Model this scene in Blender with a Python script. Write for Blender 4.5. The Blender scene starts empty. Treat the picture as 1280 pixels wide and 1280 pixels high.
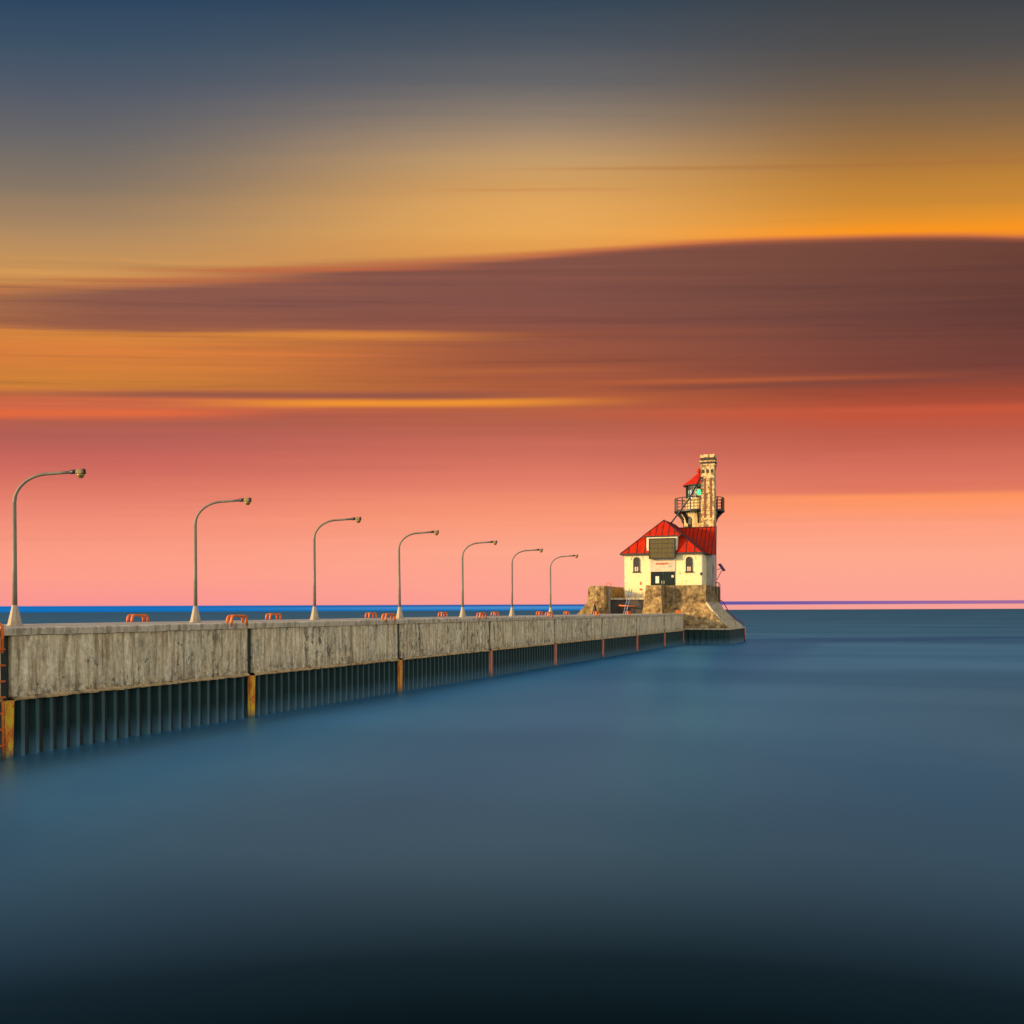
import bpy, bmesh, math, random
from mathutils import Vector, Matrix
random.seed(7)
R = math.radians
scene = bpy.context.scene
C = scene.collection

# ------------------------------------------------------------------ helpers
class MB:
    """collects shapes (world metres) and links them as ONE mesh object"""
    def __init__(s): s.bm = bmesh.new()
    def face(s, pts):
        vs = [s.bm.verts.new(p) for p in pts]
        try: s.bm.faces.new(vs)
        except ValueError: pass
        return s
    def solid(s, v, faces):
        vs = [s.bm.verts.new(p) for p in v]
        for f in faces: s.bm.faces.new([vs[i] for i in f])
        return s
    def box(s, x0, x1, y0, y1, z0, z1):
        v = [(x0,y0,z0),(x1,y0,z0),(x1,y1,z0),(x0,y1,z0),(x0,y0,z1),(x1,y0,z1),(x1,y1,z1),(x0,y1,z1)]
        return s.solid(v, [(0,3,2,1),(4,5,6,7),(0,1,5,4),(1,2,6,5),(2,3,7,6),(3,0,4,7)])
    def frustum(s, b, t):
        """b, t: four bottom and four top corners"""
        return s.solid(list(b)+list(t), [(0,3,2,1),(4,5,6,7),(0,1,5,4),(1,2,6,5),(2,3,7,6),(3,0,4,7)])
    def tube(s, pts, rad, n=10, cap=True):
        pts = [Vector(p) for p in pts]
        if not hasattr(rad, '__len__'): rad = [rad]*len(pts)
        rings = []
        u = None
        for i, p in enumerate(pts):
            d = (pts[min(i+1,len(pts)-1)] - pts[max(i-1,0)]).normalized()
            if u is None:
                a = Vector((0,0,1)) if abs(d.z) < .9 else Vector((1,0,0))
                u = d.cross(a).normalized()
            else:
                u = (u - d*u.dot(d)).normalized()
            w = d.cross(u)
            rings.append([s.bm.verts.new(p + (u*math.cos(2*math.pi*k/n) + w*math.sin(2*math.pi*k/n))*rad[i]) for k in range(n)])
        for a, b in zip(rings, rings[1:]):
            for k in range(n):
                s.bm.faces.new((a[k], a[(k+1)%n], b[(k+1)%n], b[k]))
        if cap:
            s.bm.faces.new(rings[0][::-1]); s.bm.faces.new(rings[-1])
        return s
    def lathe(s, c, prof, n=32, cap=True, a0=0):
        rings = []
        for r, z in prof:
            rings.append([s.bm.verts.new((c[0]+r*math.cos(a0+2*math.pi*k/n), c[1]+r*math.sin(a0+2*math.pi*k/n), c[2]+z)) for k in range(n)])
        for a, b in zip(rings, rings[1:]):
            for k in range(n):
                s.bm.faces.new((a[k], a[(k+1)%n], b[(k+1)%n], b[k]))
        if cap:
            s.bm.faces.new(rings[0][::-1]); s.bm.faces.new(rings[-1])
        return s
    def prism_y(s, poly, y0, y1):
        """polygon in XZ extruded along Y"""
        n = len(poly)
        v = [(x,y0,z) for x,z in poly] + [(x,y1,z) for x,z in poly]
        return s.solid(v, [tuple(range(n)), tuple(range(2*n-1,n-1,-1))] + [(i,(i+n),(i+1)%n+n,(i+1)%n) for i in range(n)])
    def ball(s, c, r, n=16):
        prof = [(max(r*math.sin(math.pi*i/n),1e-4), -r*math.cos(math.pi*i/n)) for i in range(n+1)]
        return s.lathe(c, prof, n*2)
    def build(s, name, mat, parent=None, smooth=False, bevel=0, jitter=0):
        bmesh.ops.recalc_face_normals(s.bm, faces=s.bm.faces)
        root = parent
        off = Vector((0,0,0))
        while root is not None:
            off += root.location; root = root.parent
        bmesh.ops.translate(s.bm, verts=s.bm.verts, vec=-off)
        me = bpy.data.meshes.new(name); s.bm.to_mesh(me); s.bm.free()
        o = bpy.data.objects.new(name, me); C.objects.link(o)
        for mm in (mat if isinstance(mat, tuple) else (mat,)): me.materials.append(mm)
        if smooth:
            for p in me.polygons: p.use_smooth = True
        if bevel:
            m = o.modifiers.new('bevel','BEVEL'); m.width = bevel; m.segments = 2; m.limit_method = 'ANGLE'
        if parent: o.parent = parent
        return o

def thing(name, loc, label, cat, group=None):
    o = bpy.data.objects.new(name, None); C.objects.link(o); o.location = loc
    o.empty_display_size = .3
    tag(o, label, cat, group); return o
def tag(o, label, cat, group=None):
    o['label'] = label; o['category'] = cat
    if group: o['group'] = group
    return o
def structure(o): o['kind'] = 'structure'; return o
def copy_tree(o, parent=None):
    c = o.copy(); C.objects.link(c)
    if parent: c.parent = parent
    for ch in list(o.children): copy_tree(ch, c)
    return c

# ------------------------------------------------------------------ materials
def lin(c):
    return tuple(((v/255)/12.92 if v/255 <= .04045 else ((v/255+.055)/1.055)**2.4) for v in c)
class NT:
    def __init__(s, tree): s.t = tree
    def n(s, typ, **kw):
        nd = s.t.nodes.new(typ)
        for k, v in kw.items(): setattr(nd, k, v)
        return nd
    def put(s, sock, v):
        if hasattr(v, 'is_output') or isinstance(v, bpy.types.NodeSocket): s.t.links.new(v, sock)
        elif isinstance(v, (tuple, list)): sock.default_value = tuple(v) if len(v) != 3 or sock.type == 'VECTOR' else (*v, 1)
        else: sock.default_value = v
    def math(s, op, *a, clamp=False):
        nd = s.n('ShaderNodeMath', operation=op, use_clamp=clamp)
        for i, v in enumerate(a): s.put(nd.inputs[i], v)
        return nd.outputs[0]
    def vmath(s, op, *a, out=0):
        nd = s.n('ShaderNodeVectorMath', operation=op)
        for i, v in enumerate(a): s.put(nd.inputs[i], v)
        return nd.outputs['Value'] if op == 'DOT_PRODUCT' else nd.outputs[0]
    def step(s, v, a, b, c=0., d=1., kind='SMOOTHSTEP'):
        nd = s.n('ShaderNodeMapRange', interpolation_type=kind)
        for k, x in zip(('Value','From Min','From Max','To Min','To Max'), (v,a,b,c,d)): s.put(nd.inputs[k], x)
        return nd.outputs[0]
    def mix(s, f, a, b, mode='MIX'):
        nd = s.n('ShaderNodeMix', data_type='RGBA', blend_type=mode)
        s.put(nd.inputs[0], f); s.put(nd.inputs[6], a); s.put(nd.inputs[7], b)
        return nd.outputs[2]
    def noise(s, vec, scale, detail=4, rough=.55, dist=0):
        nd = s.n('ShaderNodeTexNoise')
        if vec is not None: s.put(nd.inputs['Vector'], vec)
        nd.inputs['Scale'].default_value = scale; nd.inputs['Detail'].default_value = detail
        nd.inputs['Roughness'].default_value = rough; nd.inputs['Distortion'].default_value = dist
        return nd.outputs['Fac']
    def ramp(s, f, stops, ip='LINEAR'):
        nd = s.n('ShaderNodeValToRGB'); cr = nd.color_ramp; cr.interpolation = ip
        stops = sorted(stops, key=lambda q: q[0])
        cr.elements[0].position = stops[0][0]; cr.elements[0].color = (*stops[0][1], 1)
        cr.elements[1].position = stops[-1][0]; cr.elements[1].color = (*stops[-1][1], 1)
        for p, c in stops[1:-1]:
            e = cr.elements.new(p); e.color = (*c, 1)
        s.put(nd.inputs[0], f); return nd.outputs[0]
    def obj(s, scale=(1,1,1)):
        tc = s.n('ShaderNodeTexCoord'); mp = s.n('ShaderNodeMapping')
        mp.inputs['Scale'].default_value = scale
        s.t.links.new(tc.outputs['Object'], mp.inputs['Vector']); return mp.outputs[0]
    def xyz(s, v):
        nd = s.n('ShaderNodeSeparateXYZ'); s.put(nd.inputs[0], v); return nd.outputs
    def bump(s, h, strength=.5, dist=.02):
        nd = s.n('ShaderNodeBump'); s.put(nd.inputs['Height'], h)
        nd.inputs['Strength'].default_value = strength; nd.inputs['Distance'].default_value = dist
        return nd.outputs[0]
def material(name):
    m = bpy.data.materials.new(name); m.use_nodes = True
    t = NT(m.node_tree); b = m.node_tree.nodes['Principled BSDF']
    return m, t, b
def worn(name, base, dark, scale=2.0, stretch=(1,1,1), rough=.8, metal=0, amount=.8, bump=.0, lo=.42, hi=.68, fine=None):
    m, t, b = material(name)
    v = t.obj(stretch)
    k = t.step(t.noise(v, scale, 6, .62, .3), lo, hi)
    col = t.mix(t.math('MULTIPLY', k, amount), base, dark)
    f = t.noise(t.obj((1,1,1)), fine or scale*9, 4, .7)
    col = t.mix(1., col, t.ramp(f, [(.25,(.72,.72,.72)),(.75,(1.18,1.18,1.18))]), 'MULTIPLY')
    t.put(b.inputs['Base Color'], col); b.inputs['Roughness'].default_value = rough; b.inputs['Metallic'].default_value = metal
    if bump: t.put(b.inputs['Normal'], t.bump(f, bump, .03))
    return m

# board-marked concrete of the pier wall: vertical streaks, rust runs, dark lime stains, spalled bottom
def pier_concrete():
    m, t, b = material('board_marked_concrete')
    v = t.obj(); s = t.xyz(v)
    streak = t.noise(t.obj((4,4.6,.55)), 1.0, 7, .7, .35)
    fine = t.noise(t.obj((1,1,.7)), 8, 6, .8)
    big = t.noise(t.obj((1,.7,.9)), .9, 4, .6)
    blotch = t.noise(t.obj((1,1.6,.9)), 2.3, 6, .7, .4)
    col = t.ramp(streak, [(.32,(.24,.17,.085)),(.44,(.58,.47,.28)),(.55,(.78,.66,.42)),(.68,(.95,.85,.62))])
    col = t.mix(t.step(big,.4,.65), col, t.mix(1., col, (.84,.86,.92), 'MULTIPLY'))
    rust = t.noise(t.obj((2,2.2,.22)), 1.7, 4, .6, .2)
    col = t.mix(t.math('MULTIPLY', t.step(rust,.55,.67), .6), col, (.24,.15,.07))
    stain = t.math('MULTIPLY', t.step(blotch,.50,.62), t.step(t.noise(t.obj((1,.35,.2)), 1.1, 2, .5), .42,.6))
    col = t.mix(t.math('MULTIPLY', stain, .85), col, (.06,.055,.03))
    spall = t.math('MULTIPLY', t.step(t.noise(v, 5, 5, .7),.45,.62), t.step(s[2],1.95,1.5))
    pit = t.noise(t.obj((1,1.2,.8)), 6.5, 4, .6, .3)
    col = t.mix(t.math('MULTIPLY', t.math('MULTIPLY', t.step(pit,.60,.67), t.step(big,.40,.56)), .85), col, (.07,.06,.035))
    col = t.mix(t.math('MULTIPLY', spall, .75), col, (.12,.105,.075))
    col = t.mix(1., col, t.ramp(fine,[(.28,(.58,.58,.58)),(.66,(1.34,1.33,1.30))]), 'MULTIPLY')
    t.put(b.inputs['Base Color'], col); b.inputs['Roughness'].default_value = .92
    h = t.math('ADD', fine, t.math('MULTIPLY', streak, 1.6))
    t.put(b.inputs['Normal'], t.bump(h, .55, .05))
    return m
def piling_steel(name, stops):
    m, t, b = material(name)
    v = t.obj(); s = t.xyz(v)
    n = t.noise(t.obj((3,3,.5)), 1.6, 5, .6)
    col = t.ramp(n, stops)
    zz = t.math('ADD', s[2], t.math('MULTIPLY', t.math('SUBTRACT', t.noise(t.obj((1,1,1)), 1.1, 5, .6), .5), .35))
    col = t.mix(t.step(zz, .72, .0, 0, .9), col, (.06,.16,.235))       # water-coloured fade towards the waterline, painting in the mist of the wash
    t.put(b.inputs['Base Color'], col); b.inputs['Roughness'].default_value = .7
    return m
def rust_paint(name, a, bcol, c):
    m, t, b = material(name)
    v = t.obj((1,1,.5)); s = t.xyz(t.obj())
    n = t.noise(v, 4.5, 6, .7, .5)
    col = t.ramp(n, [(.34,c),(.46,a),(.56,bcol),(.75,bcol)])
    col = t.mix(t.math('MULTIPLY', t.step(t.noise(t.obj(), 17, 4, .7), .58, .7), .8), col, (.10,.035,.012))
    col = t.mix(t.step(t.math('ADD', s[2], t.math('MULTIPLY', n, .5)), .62, .2), col, (.07,.11,.12))
    t.put(b.inputs['Base Color'], col); b.inputs['Roughness'].default_value = .75
    return m
def rubble(name='weathered_bastion_concrete', g=0.):
    m, t, b = material(name)
    v = t.obj()
    n = t.noise(v, 1.5, 7, .68, .3); run = t.noise(t.obj((2.2,2.2,.35)), 1.0, 5, .6, .2); f = t.noise(v, 9, 5, .75)
    col = t.ramp(n, [(.36,(.09,.05,.018)),(.46,(.38,.235,.08)),(.56,(.58,.38,.145)),(.68,(.74,.52,.24))])
    col = t.mix(t.math('MULTIPLY', t.step(run,.52,.66), .6), col, (.12,.085,.05))
    vor = t.n('ShaderNodeTexVoronoi'); vor.inputs['Scale'].default_value = 2.6; t.put(vor.inputs['Vector'], v)
    col = t.mix(t.math('MULTIPLY', t.step(vor.outputs['Distance'], .35,.6), .3), col, (.14,.10,.065))
    col = t.mix(1., col, t.ramp(f,[(.25,(.6,.6,.6)),(.72,(1.2,1.2,1.2))]), 'MULTIPLY')
    if g: col = t.mix(g, col, t.mix(1., col, (.42,.47,.62), 'MULTIPLY'))  # g shifts the concrete to a darker, bluer grey
    t.put(b.inputs['Base Color'], col); b.inputs['Roughness'].default_value = .95
    t.put(b.inputs['Normal'], t.bump(t.math('ADD', f, n), .9, .12))
    return m
def painted_wall():
    m, t, b = material('cream_painted_brick')
    br = t.n('ShaderNodeTexBrick'); br.inputs['Scale'].default_value = 1
    br.inputs['Brick Width'].default_value = .42; br.inputs['Row Height'].default_value = .16; br.inputs['Mortar Size'].default_value = .012
    br.inputs['Color1'].default_value = (.92,.78,.44,1); br.inputs['Color2'].default_value = (.88,.74,.40,1); br.inputs['Mortar'].default_value = (.74,.62,.32,1)
    p = t.xyz(t.obj()); cb = t.n('ShaderNodeCombineXYZ')
    t.put(cb.inputs[0], t.math('ADD', p[0], p[1])); t.put(cb.inputs[1], p[2]); t.put(br.inputs['Vector'], cb.outputs[0])
    col = br.outputs['Color']
    st = t.noise(t.obj((1,1,.8)), 1.3, 7, .72, .3)
    col = t.mix(t.math('MULTIPLY', t.step(st,.56,.67), .75), col, (.48,.30,.15))
    lowrust = t.math('MULTIPLY', t.step(t.noise(t.obj(), 2.5, 5, .65), .45,.6), t.step(p[2], .75, .15))
    col = t.mix(t.math('MULTIPLY', lowrust, .7), col, (.6,.28,.16))
    t.put(b.inputs['Base Color'], col); b.inputs['Roughness'].default_value = .75
    return m
def plain(name, col, rough=.6, metal=0, var=.25, scale=3):
    m, t, b = material(name)
    n = t.noise(t.obj(), scale, 5, .65)
    t.put(b.inputs['Base Color'], t.mix(1., col, t.ramp(n, [(.3,(1-var,)*3),(.7,(1+var,)*3)]), 'MULTIPLY'))
    b.inputs['Roughness'].default_value = rough; b.inputs['Metallic'].default_value = metal
    return m
def emitter(name, col, st):
    m, t, b = material(name)
    b.inputs['Base Color'].default_value = (*col,1); b.inputs['Emission Color'].default_value = (*col,1); b.inputs['Emission Strength'].default_value = st
    return m
def clear_glass():
    m = bpy.data.materials.new('lantern_glass'); m.use_nodes = True; t = NT(m.node_tree); t.t.nodes.clear()
    out = t.n('ShaderNodeOutputMaterial'); mx = t.n('ShaderNodeMixShader'); tr = t.n('ShaderNodeBsdfTransparent'); gl = t.n('ShaderNodeBsdfGlossy')
    tr.inputs[0].default_value = (.86,.93,.90,1); gl.inputs['Roughness'].default_value = .05
    fr = t.n('ShaderNodeFresnel'); fr.inputs[0].default_value = 1.5
    t.put(mx.inputs[0], fr.outputs[0]); t.put(mx.inputs[1], tr.outputs[0]); t.put(mx.inputs[2], gl.outputs[0]); t.put(out.inputs[0], mx.outputs[0])
    return m

M = dict(
    concrete = pier_concrete(), steel = piling_steel('dark_sheet_pile_steel', [(.3,(.002,.022,.024)),(.55,(.004,.036,.038)),(.75,(.010,.052,.050))]), steelface = piling_steel('lit_sheet_pile_face', [(.3,(.015,.062,.064)),(.55,(.028,.085,.087)),(.75,(.055,.115,.11))]), rubble = rubble(), rubblegrey = rubble('greyed_bastion_concrete', .45), wall = painted_wall(), glass = clear_glass(),
    cap = worn('coping_concrete', (.66,.56,.39), (.20,.14,.08), 1.6, (3,3,.8), .9, amount=.75, bump=.4),
    ledge = worn('ochre_lit_ledge', (.62,.43,.20), (.20,.14,.07), 3.2, (1,1,1), .95, bump=.5),  # ochre tone includes the yellow light the lip catches
    deck = worn('deck_concrete', (.40,.35,.28), (.20,.17,.13), .8, rough=.9),
    rust_y = rust_paint('yellow_and_rust_paint', (.72,.22,.02), (.72,.47,.02), (.45,.09,.02)),
    rust_o = rust_paint('orange_rust_paint', (.78,.27,.04), (.74,.36,.04), (.55,.12,.03)),
    rust_s = rust_paint('salmon_red_lead_paint', (.62,.20,.12), (.58,.22,.14), (.40,.12,.07)),
    rust_r = rust_paint('red_rust_steel', (.55,.10,.02), (.70,.20,.02), (.30,.06,.02)),
    dark = plain('dark_recess_steel', (.012,.022,.02), .6),
    orange = plain('orange_safety_paint', (.80,.17,.012), .5, var=.3, scale=6),
    pole = worn('weathered_galvanised_steel', (.235,.20,.15), (.12,.10,.065), 4, (1,1,.4), .55, amount=.6),
    cone = worn('painted_lamp_base', (.46,.38,.27), (.26,.19,.12), 5, (1,1,.6), .7, amount=.5),
    blackmetal = plain('black_metal', (.018,.017,.018), .5),
    amber = plain('amber_luminaire_metal', (.30,.20,.06), .4, var=.2),
    lens = plain('yellowed_lens', (.28,.19,.035), .25, var=.2),
    red = worn('red_metal_roof', (.56,.022,.001), (.34,.010,.001), 1.8, (1,1,.4), .6, amount=.6),
    redtrim = plain('dark_red_seam', (.12,.005,.003), .6),
    fascia = plain('dark_fascia', (.035,.02,.016), .6),
    trim = plain('cream_trim', (.80,.70,.48), .7, var=.1),
    board = worn('olive_boarded_loft_door', (.12,.09,.03), (.07,.05,.018), 2.4, (4,4,.4), .8),
    door = plain('dark_teal_door', (.007,.018,.02), .6, var=.2),
    paper = plain('white_notice', (.8,.78,.66), .8, var=.08),
    pinkpanel = worn('faded_pink_panel', (.78,.60,.44), (.62,.38,.24), 2.4, (1,1,1), .8, amount=.6),
    rustletter = plain('rust_red_lettering', (.55,.12,.04), .7),
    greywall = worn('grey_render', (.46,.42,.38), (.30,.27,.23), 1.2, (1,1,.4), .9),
    glassdark = plain('dark_window_glass', (.02,.02,.022), .12, var=.1),
    chim = worn('buff_chimney_brick', (.78,.56,.26), (.15,.07,.03), 2.4, (1,1,.8), .85, amount=.85, lo=.47, hi=.58),
    brick = worn('brown_brick_strip', (.28,.11,.05), (.16,.06,.03), 3, rough=.9),
    soot = plain('sooty_brick', (.06,.04,.028), .9),
    cream = worn('cream_tower_paint', (.76,.58,.28), (.36,.19,.06), 1.7, (1,1,.5), .7, amount=.75),
    beam = emitter('green_beacon', (.04,1.0,.22), 3.2),
    solarblue = plain('blue_solar_cells', (.012,.045,.15), .2),
    darkplat = worn('dark_platform_concrete', (.075,.065,.06), (.04,.034,.03), 1.5, rough=.85),  # one dark tone for the platform in the gap
    bluegrey = plain('blue_white_paint', (.20,.23,.36), .5, var=.3, scale=2),
    maroon = plain('maroon_rail_paint', (.26,.03,.07), .5),
)

M['red'].node_tree.nodes['Principled BSDF'].inputs['Specular IOR Level'].default_value = .12
M['door'].node_tree.nodes['Principled BSDF'].inputs['Specular IOR Level'].default_value = .2

# ------------------------------------------------------------------ camera
HEAD = math.atan(475/1280)                     # the camera looks this far to the left of the pier's own direction
F = Vector((-math.sin(HEAD), math.cos(HEAD), 0)); RT = Vector((math.cos(HEAD), math.sin(HEAD), 0))
cam = bpy.data.cameras.new('camera'); camo = bpy.data.objects.new('camera', cam); C.objects.link(camo)
cam.sensor_width = 36; cam.lens = 36; cam.shift_y = 123/1280; cam.clip_end = 90000; cam.clip_start = .1
rr = .0036
right = (RT - Vector((0,0,1))*rr).normalized(); up = (Vector((0,0,1)) + RT*rr).normalized(); back = right.cross(up)
camo.matrix_world = Matrix(((right.x,up.x,back.x,20.45),(right.y,up.y,back.y,0),(right.z,up.z,back.z,3.6),(0,0,0,1)))
scene.camera = camo

# ------------------------------------------------------------------ world: dusk sky with long streaked cloud banks
SUN = Vector((-.80,-.60,0)).normalized(); SUN_EL = R(11)
w = bpy.data.worlds.new('World'); scene.world = w; w.use_nodes = True
t = NT(w.node_tree); t.t.nodes.clear()
tc = t.n('ShaderNodeTexCoord'); d = t.vmath('NORMALIZE', tc.outputs['Generated'])
A = t.math('MULTIPLY', t.math('ARCTAN2', t.vmath('DOT_PRODUCT', d, tuple(RT)), t.vmath('DOT_PRODUCT', d, tuple(F))), 180/math.pi)
El = t.math('MULTIPLY', t.math('ARCSINE', t.xyz(d)[2]), 180/math.pi)
q = t.math('MINIMUM', t.math('POWER', t.math('DIVIDE', A, 26.5), 2), 1.6)
V0 = t.math('MULTIPLY', El, t.math('MULTIPLY_ADD', q, .09, 1.))                # straight cloud bands bow with azimuth
def vy(y): return math.degrees(math.atan((763-y)/1280))                      # height scale of the measurements, in degrees
cb = t.n('ShaderNodeCombineXYZ'); t.put(cb.inputs[0], t.math('MULTIPLY', A, .035)); t.put(cb.inputs[1], t.math('MULTIPLY', V0, .9))
st1 = t.noise(cb.outputs[0], 1.0, 5, .6)
cb2 = t.n('ShaderNodeCombineXYZ'); t.put(cb2.inputs[0], t.math('MULTIPLY', A, .02)); t.put(cb2.inputs[1], t.math('MULTIPLY', V0, 3.2)); cb2.inputs[2].default_value = 4.2
st2 = t.noise(cb2.outputs[0], 1.0, 4, .6)
amp = t.step(V0, 1.5, 9)
V = t.math('ADD', V0, t.math('MULTIPLY', amp, t.math('ADD', t.math('MULTIPLY_ADD', st1, .7, -.35), t.math('MULTIPLY_ADD', st2, .4, -.2))))
VM = 34.
def sky_ramp(stops, v=V):
    return t.ramp(t.math('DIVIDE', v, VM, clamp=True), [(min(max(vy(y)/VM,0),1), lin(c)) for y, c in stops])
left = sky_ramp([(-60,(38,62,92)),(0,(46,70,97)),(60,(62,82,102)),(120,(84,91,105)),(180,(108,105,104)),(240,(136,119,101)),(300,(178,139,97)),(345,(206,149,86)),(400,(214,140,64)),(440,(218,128,62)),(485,(205,128,56)),(500,(212,108,70)),(520,(192,98,74)),(545,(178,95,86)),(575,(200,102,92)),(610,(222,120,102)),(650,(242,142,120)),(690,(252,156,132)),(720,(254,158,139)),(752,(249,150,146)),(763,(235,150,150))])
mid = sky_ramp([(-60,(42,62,84)),(0,(51,70,88)),(60,(80,87,97)),(100,(103,102,104)),(140,(136,122,109)),(170,(168,140,111)),(200,(197,156,106)),(230,(212,159,95)),(260,(227,167,93)),(290,(233,169,88)),(310,(228,158,80)),(400,(190,108,60)),(460,(165,88,60)),(500,(185,98,62)),(530,(182,97,77)),(560,(203,108,90)),(600,(226,125,104)),(640,(249,150,116)),(690,(254,167,140)),(752,(253,160,147)),(763,(240,155,150))])
rgt = sky_ramp([(-60,(52,60,70)),(0,(63,68,73)),(60,(80,78,78)),(110,(105,90,77)),(150,(130,102,73)),(190,(160,115,65)),(212,(176,121,59)),(232,(192,131,55)),(262,(206,138,53)),(280,(228,146,46)),(292,(250,150,32)),(310,(240,140,40)),(400,(104,58,49)),(460,(122,66,56)),(500,(166,76,55)),(525,(196,86,61)),(545,(190,92,73)),(570,(204,104,85)),(600,(220,117,96)),(616,(226,121,96)),(623,(254,149,97)),(640,(254,152,110)),(660,(254,159,128)),(700,(254,169,143)),(752,(253,163,149)),(763,(246,160,152))])
col = t.mix(t.step(A,-24,3), left, mid); col = t.mix(t.step(A,1,21), col, rgt)
# upper edge of the big cloud bank, rising to the right
fc = t.n('ShaderNodeFloatCurve'); cv = fc.mapping.curves[0]
edge = [(0,368),(200,354),(400,337),(640,321),(740,313),(900,303),(1000,300.5),(1180,301),(1280,306)]
pts = [((math.degrees(math.atan((x-640)/1280))+30)/60, vy(y)/VM) for x, y in edge]
pts = [(0,vy(374)/VM)] + pts + [(1,vy(312)/VM)]
while len(cv.points) < len(pts): cv.points.new(.5,.5)
for p, (a, b) in zip(cv.points, pts): p.location = (a, b)
fc.mapping.update()
t.put(fc.inputs['Value'], t.math('DIVIDE', t.math('ADD', A, 30), 60, clamp=True))
e1 = t.math('MULTIPLY', fc.outputs[0], VM)
Ve = t.math('ADD', V0, t.math('MULTIPLY', t.math('ADD', t.math('MULTIPLY_ADD', st1, .2, -.1), t.math('MULTIPLY_ADD', st2, .45, -.22)), t.step(A, 18, -6, .15, 1.)))
dv = t.math('SUBTRACT', e1, Ve)                                               # degrees below the edge
edge_m = t.step(dv, t.step(A,-20,14,-.75,-.08), t.step(A,-20,14,.6,.17))
bottom = t.step(V, vy(545), vy(455))
gapmask = t.math('MULTIPLY', t.math('MULTIPLY', t.step(V, vy(418), vy(411), 1, 0), t.step(V, vy(490), vy(482))), t.step(t.math('ADD', A, t.math('MULTIPLY', st2, 16)), 12, -4))
lowleft = t.math('MULTIPLY', t.step(V, vy(500), vy(494), 1, 0), t.step(A, -4, -16))
fadeL = t.step(A, -34, -20, .55, 1)
dens = t.math('MULTIPLY', t.math('MULTIPLY', edge_m, bottom), t.math('MULTIPLY', t.math('SUBTRACT', 1, gapmask), fadeL))
dens = t.math('MULTIPLY', dens, t.math('SUBTRACT', 1, lowleft))
cl_up = t.ramp(t.math('DIVIDE', t.math('ADD', A, 30), 60, clamp=True), [(.05,lin((142,90,76))),(.3,lin((132,83,75))),(.55,lin((126,78,71))),(.75,lin((113,71,63))),(1,lin((95,58,53)))])
cl_lo = t.ramp(t.math('DIVIDE', t.math('ADD', A, 30), 60, clamp=True), [(.05,lin((156,88,66))),(.3,lin((160,92,64))),(.55,lin((152,84,64))),(.75,lin((136,76,63))),(1,lin((106,60,54)))])
cl = t.mix(t.step(V, vy(370), vy(470)), cl_up, cl_lo)
cl = t.mix(t.step(V, vy(400), vy(520), 0, .85), cl, col)
cl = t.mix(1., cl, t.ramp(st2, [(.3,(.94,.95,.96)),(.7,(1.07,1.05,1.03))]), 'MULTIPLY')
col = t.mix(t.math('MULTIPLY', dens, .96), col, cl)
rim = t.math('MULTIPLY', t.step(dv,t.step(A,-20,16,-.55,-.2),.0), t.step(dv,.4,.02))
col = t.mix(t.math('MULTIPLY', rim, t.step(A,-20,4,.25,.5)), col, lin((206,110,70)))
# fine horizontal streaking inside the banks
cb3 = t.n('ShaderNodeCombineXYZ'); t.put(cb3.inputs[0], t.math('MULTIPLY', A, .045)); t.put(cb3.inputs[1], t.math('MULTIPLY', V0, 2.3)); cb3.inputs[2].default_value = 9.1
st3 = t.noise(cb3.outputs[0], 1.0, 5, .65)
band = t.math('MULTIPLY', t.step(V0, vy(545), vy(500)), t.step(V0, vy(318), vy(345)))
col = t.mix(t.math('MULTIPLY', band, t.step(A,-30,14,1.,.45)), col, t.mix(1., col, t.ramp(st3, [(.28,(.66,.68,.82)),(.45,(.95,.95,.97)),(.58,(1.03,1.02,1.)),(.74,(1.22,1.14,1.02))]), 'MULTIPLY'))
low = t.math('MULTIPLY', t.step(V0, vy(720), vy(660)), t.step(V0, vy(520), vy(560)))
col = t.mix(t.math('MULTIPLY', low, .28), col, t.mix(1., col, t.ramp(st3, [(.3,(.88,.86,.88)),(.7,(1.1,1.1,1.06))]), 'MULTIPLY'))
# thin bright and dark streaks
def streak(y, hw, a0, a1, soft, c, amt, slope=0):
    global col
    yy = t.math('ADD', V0, t.math('ADD', t.math('MULTIPLY', A, -slope), t.math('MULTIPLY_ADD', st1, .35, -.175)))
    m = t.math('MULTIPLY', t.step(yy, vy(y+hw), vy(y)), t.step(yy, vy(y-hw), vy(y)))
    m = t.math('MULTIPLY', m, t.math('MULTIPLY', t.step(A, a0-soft, a0+soft), t.step(A, a1+soft, a1-soft)))
    col = t.mix(t.math('MULTIPLY', m, amt), col, lin(c))
streak(336, 5, -19, -4, 5, (196,100,62), .55, .006)
streak(349, 5, -24, -12, 5, (200,112,66), .5, .006)
streak(503, 9, -15, 3, 6, (244,152,48), .9, .004)
streak(515, 11, -40, -16, 5, (246,112,55), .85, .01)
streak(493, 8, -24, 0, 6, (135,82,72), .75, .004)
streak(481, 6, 5, 20, 7, (196,100,56), .55, .012)
streak(488, 7, 8, 24, 6, (122,72,62), .5, .012)
streak(420, 8, -16, -2, 6, (226,142,62), .6)
streak(464, 7, -10, 6, 6, (190,105,62), .5, .01)
streak(527, 14, -28, -10, 8, (165,92,80), .6)
streak(418, 9, -2, 14, 6, (152,84,62), .5, .01)
streak(212, 4, 2, 40, 6, (170,110,62), .35, .002)
streak(237, 4, -4, 7, 3, (205,140,82), .5)
streak(518, 9, 6, 40, 8, (208,92,62), .5)
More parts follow.
